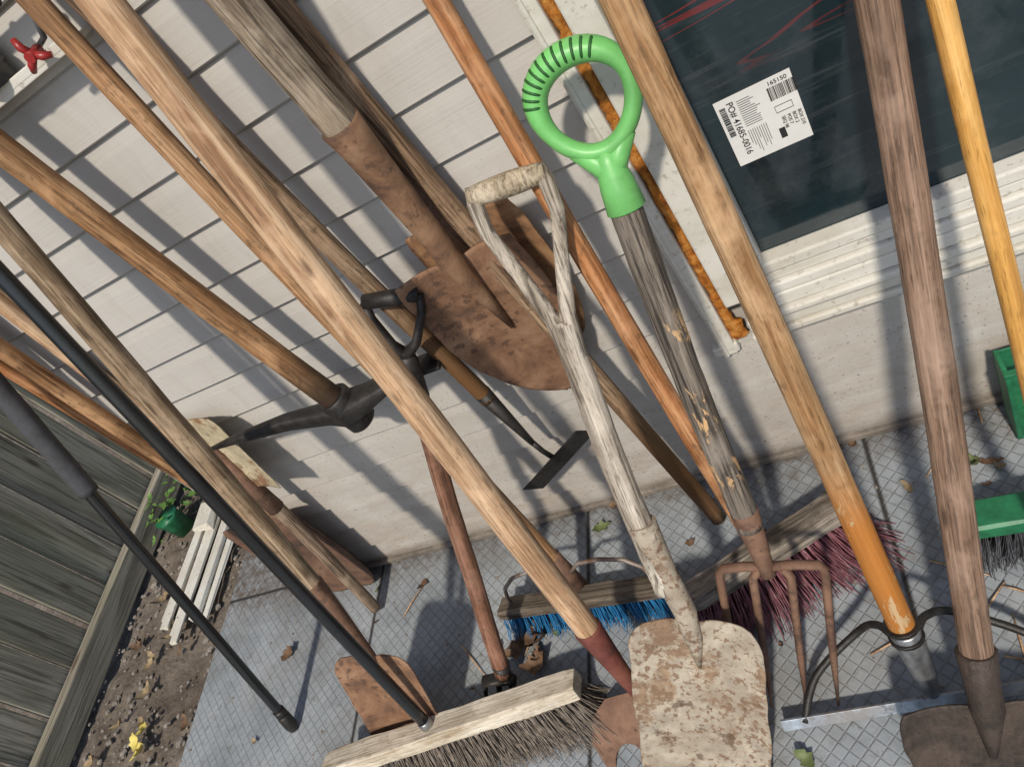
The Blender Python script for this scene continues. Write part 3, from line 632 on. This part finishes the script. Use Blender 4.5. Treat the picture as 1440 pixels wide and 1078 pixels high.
for s_ in(-1,0,1): tube(bm,[(0,0,.04),(s_*.03-.015,0,.03),(s_*.03-.02,-.01,-.02)],[.008,.008,.003],8,fl=2.2)
T.part('prongs',bm,BLK2)
# debris
def leaf(bm,p,sz,mat,curl=.4):
    Mx=Matrix.Translation(p)@Matrix.Rotation(U(0,6.28),4,'Z')@Matrix.Rotation(U(-.5,.5),4,'X')@Matrix.Rotation(U(-.3,.3),4,'Y')
    N=8;rows=[];sk_=U(-.25,.25);asp=U(.16,.34)
    for i in range(N+1):
        t=i/N; wv=sz*asp*math.sin(math.pi*min(1,t*.97+.02))**.8*(1+.35*math.sin(i*2.3+sz*900)); y=(t-.5)*sz; zc=curl*sz*(t-.5)**2*2; xo=sk_*sz*(t-.5)**2*3
        rows.append([bm.verts.new(Mx@Vector((xo-wv,y,zc+wv*curl*U(.4,1.4)))),bm.verts.new(Mx@Vector((xo,y,zc))),bm.verts.new(Mx@Vector((xo+wv,y,zc+wv*curl*U(.4,1.4))))])
    for a_,b_ in zip(rows,rows[1:]):
        for k in(0,1):
            f=bm.faces.new((a_[k],a_[k+1],b_[k+1],b_[k])); f.material_index=mat; f.smooth=True
LM=[plain('leaf_brown',(.15,.085,.045),.7,0,.6,60),plain('leaf_tan',(.30,.22,.12),.7,0,.5,60),plain('leaf_yellow',(.62,.52,.14),.6,0,.2,60),plain('leaf_green',(.12,.15,.05),.6,0,.3,60)]
bm=bmesh.new()
for i in range(34):
    leaf(bm,Vector((U(-1.9,.5),-abs(random.gauss(0,.25))-.02,.006)),random.choice((.012,.018,.025,.04,.055))*U(.8,1.2),random.choice((0,0,0,1,1,3)),U(.3,.9))
for i in range(8): leaf(bm,K['m'][3]+Vector((U(-.05,.05),U(-.04,.04),.008)),U(.04,.07),0,.9)
for i in range(10): leaf(bm,Vector((U(.05,.25),U(-.5,-.35),.008)),U(.02,.06),random.choice((0,1)),.8)
for i in range(18): leaf(bm,Vector((U(-2.35,-1.96),U(-.6,.4),.005)),U(.03,.07),random.choice((0,1,1)),.6)
for i in range(4): leaf(bm,K['m'][2]+Vector((U(-.04,.04),U(-.04,.04),.03)),U(.05,.07),2,.5)
obj('dry_leaves',bm,LM)
bm=bmesh.new()
for i in range(900):
    r=abs(random.gauss(.004,.003))+.0015; p=Vector((U(-2.48,-1.96),U(-1,.6),-.016+r*.3)) if i<650 else Vector((U(-2,.6),-abs(random.gauss(0,.3))-.01,.0005))
    if i>=650: r*=.4
    Mx=Matrix.Translation(p)@Matrix.Rotation(U(0,6),4,'Z')@Matrix.Diagonal((r*U(.8,1.6),r,r*.6,1)); bmesh.ops.create_icosphere(bm,subdivisions=1,radius=1,matrix=Mx)
obj('pebbles',bm,plain('pebble',(.24,.21,.18),.85,0,.5,30))
bm=bmesh.new()
for i in range(16):
    p=Vector((U(-1.9,.3),-U(.02,.5),.004)); d=Vector((U(-1,1),U(-1,1),0)).normalized()*U(.02,.06); tube(bm,[p,p+d+Vector((0,0,.003)),p+d*1.9],[.0015,.002,.001],5)
q=K['m'][4]; tube(bm,[q,q+Vector((.03,.0,.012)),q+Vector((.07,-.01,.004))],[.009,.007,.008],8)
obj('twigs',bm,W_pale)
bm=bmesh.new()
for i in range(240):
    c0=random.choice(((-2.36,.42),(-2.3,.62),(-2.2,.75),(-2.15,.55))); leaf(bm,Vector((c0[0]+random.gauss(0,.06),c0[1]+random.gauss(0,.07),U(0,.14))),U(.02,.05),0,.3)
obj('weeds',bm,plain('weed_leaf',(.11,.22,.045),.5,0,.4,60))
bm=bmesh.new()
for i in range(7):
    x_=-2.22+i*.032; box(bm,(x_,.22+U(-.05,.05),.012+.013*(i%2)),(.03,.52+U(-.14,.12),.014),jit=.005)
box(bm,(-2.10,.45,.06),(.09,.14,.05),jit=.008); box(bm,(-2.15,.33,.05),(.07,.10,.02),jit=.008)
obj('trim_scraps',bm,WHT,bevel=.002)
bm=bmesh.new(); tube(bm,[(-2.34,.36,-.02),(-2.34,.36,.07),(-2.34,.36,.08),(-2.34,.36,.078)],[.035,.043,.047,.04],18); obj('plastic_flower_pot',bm,GREEN2)
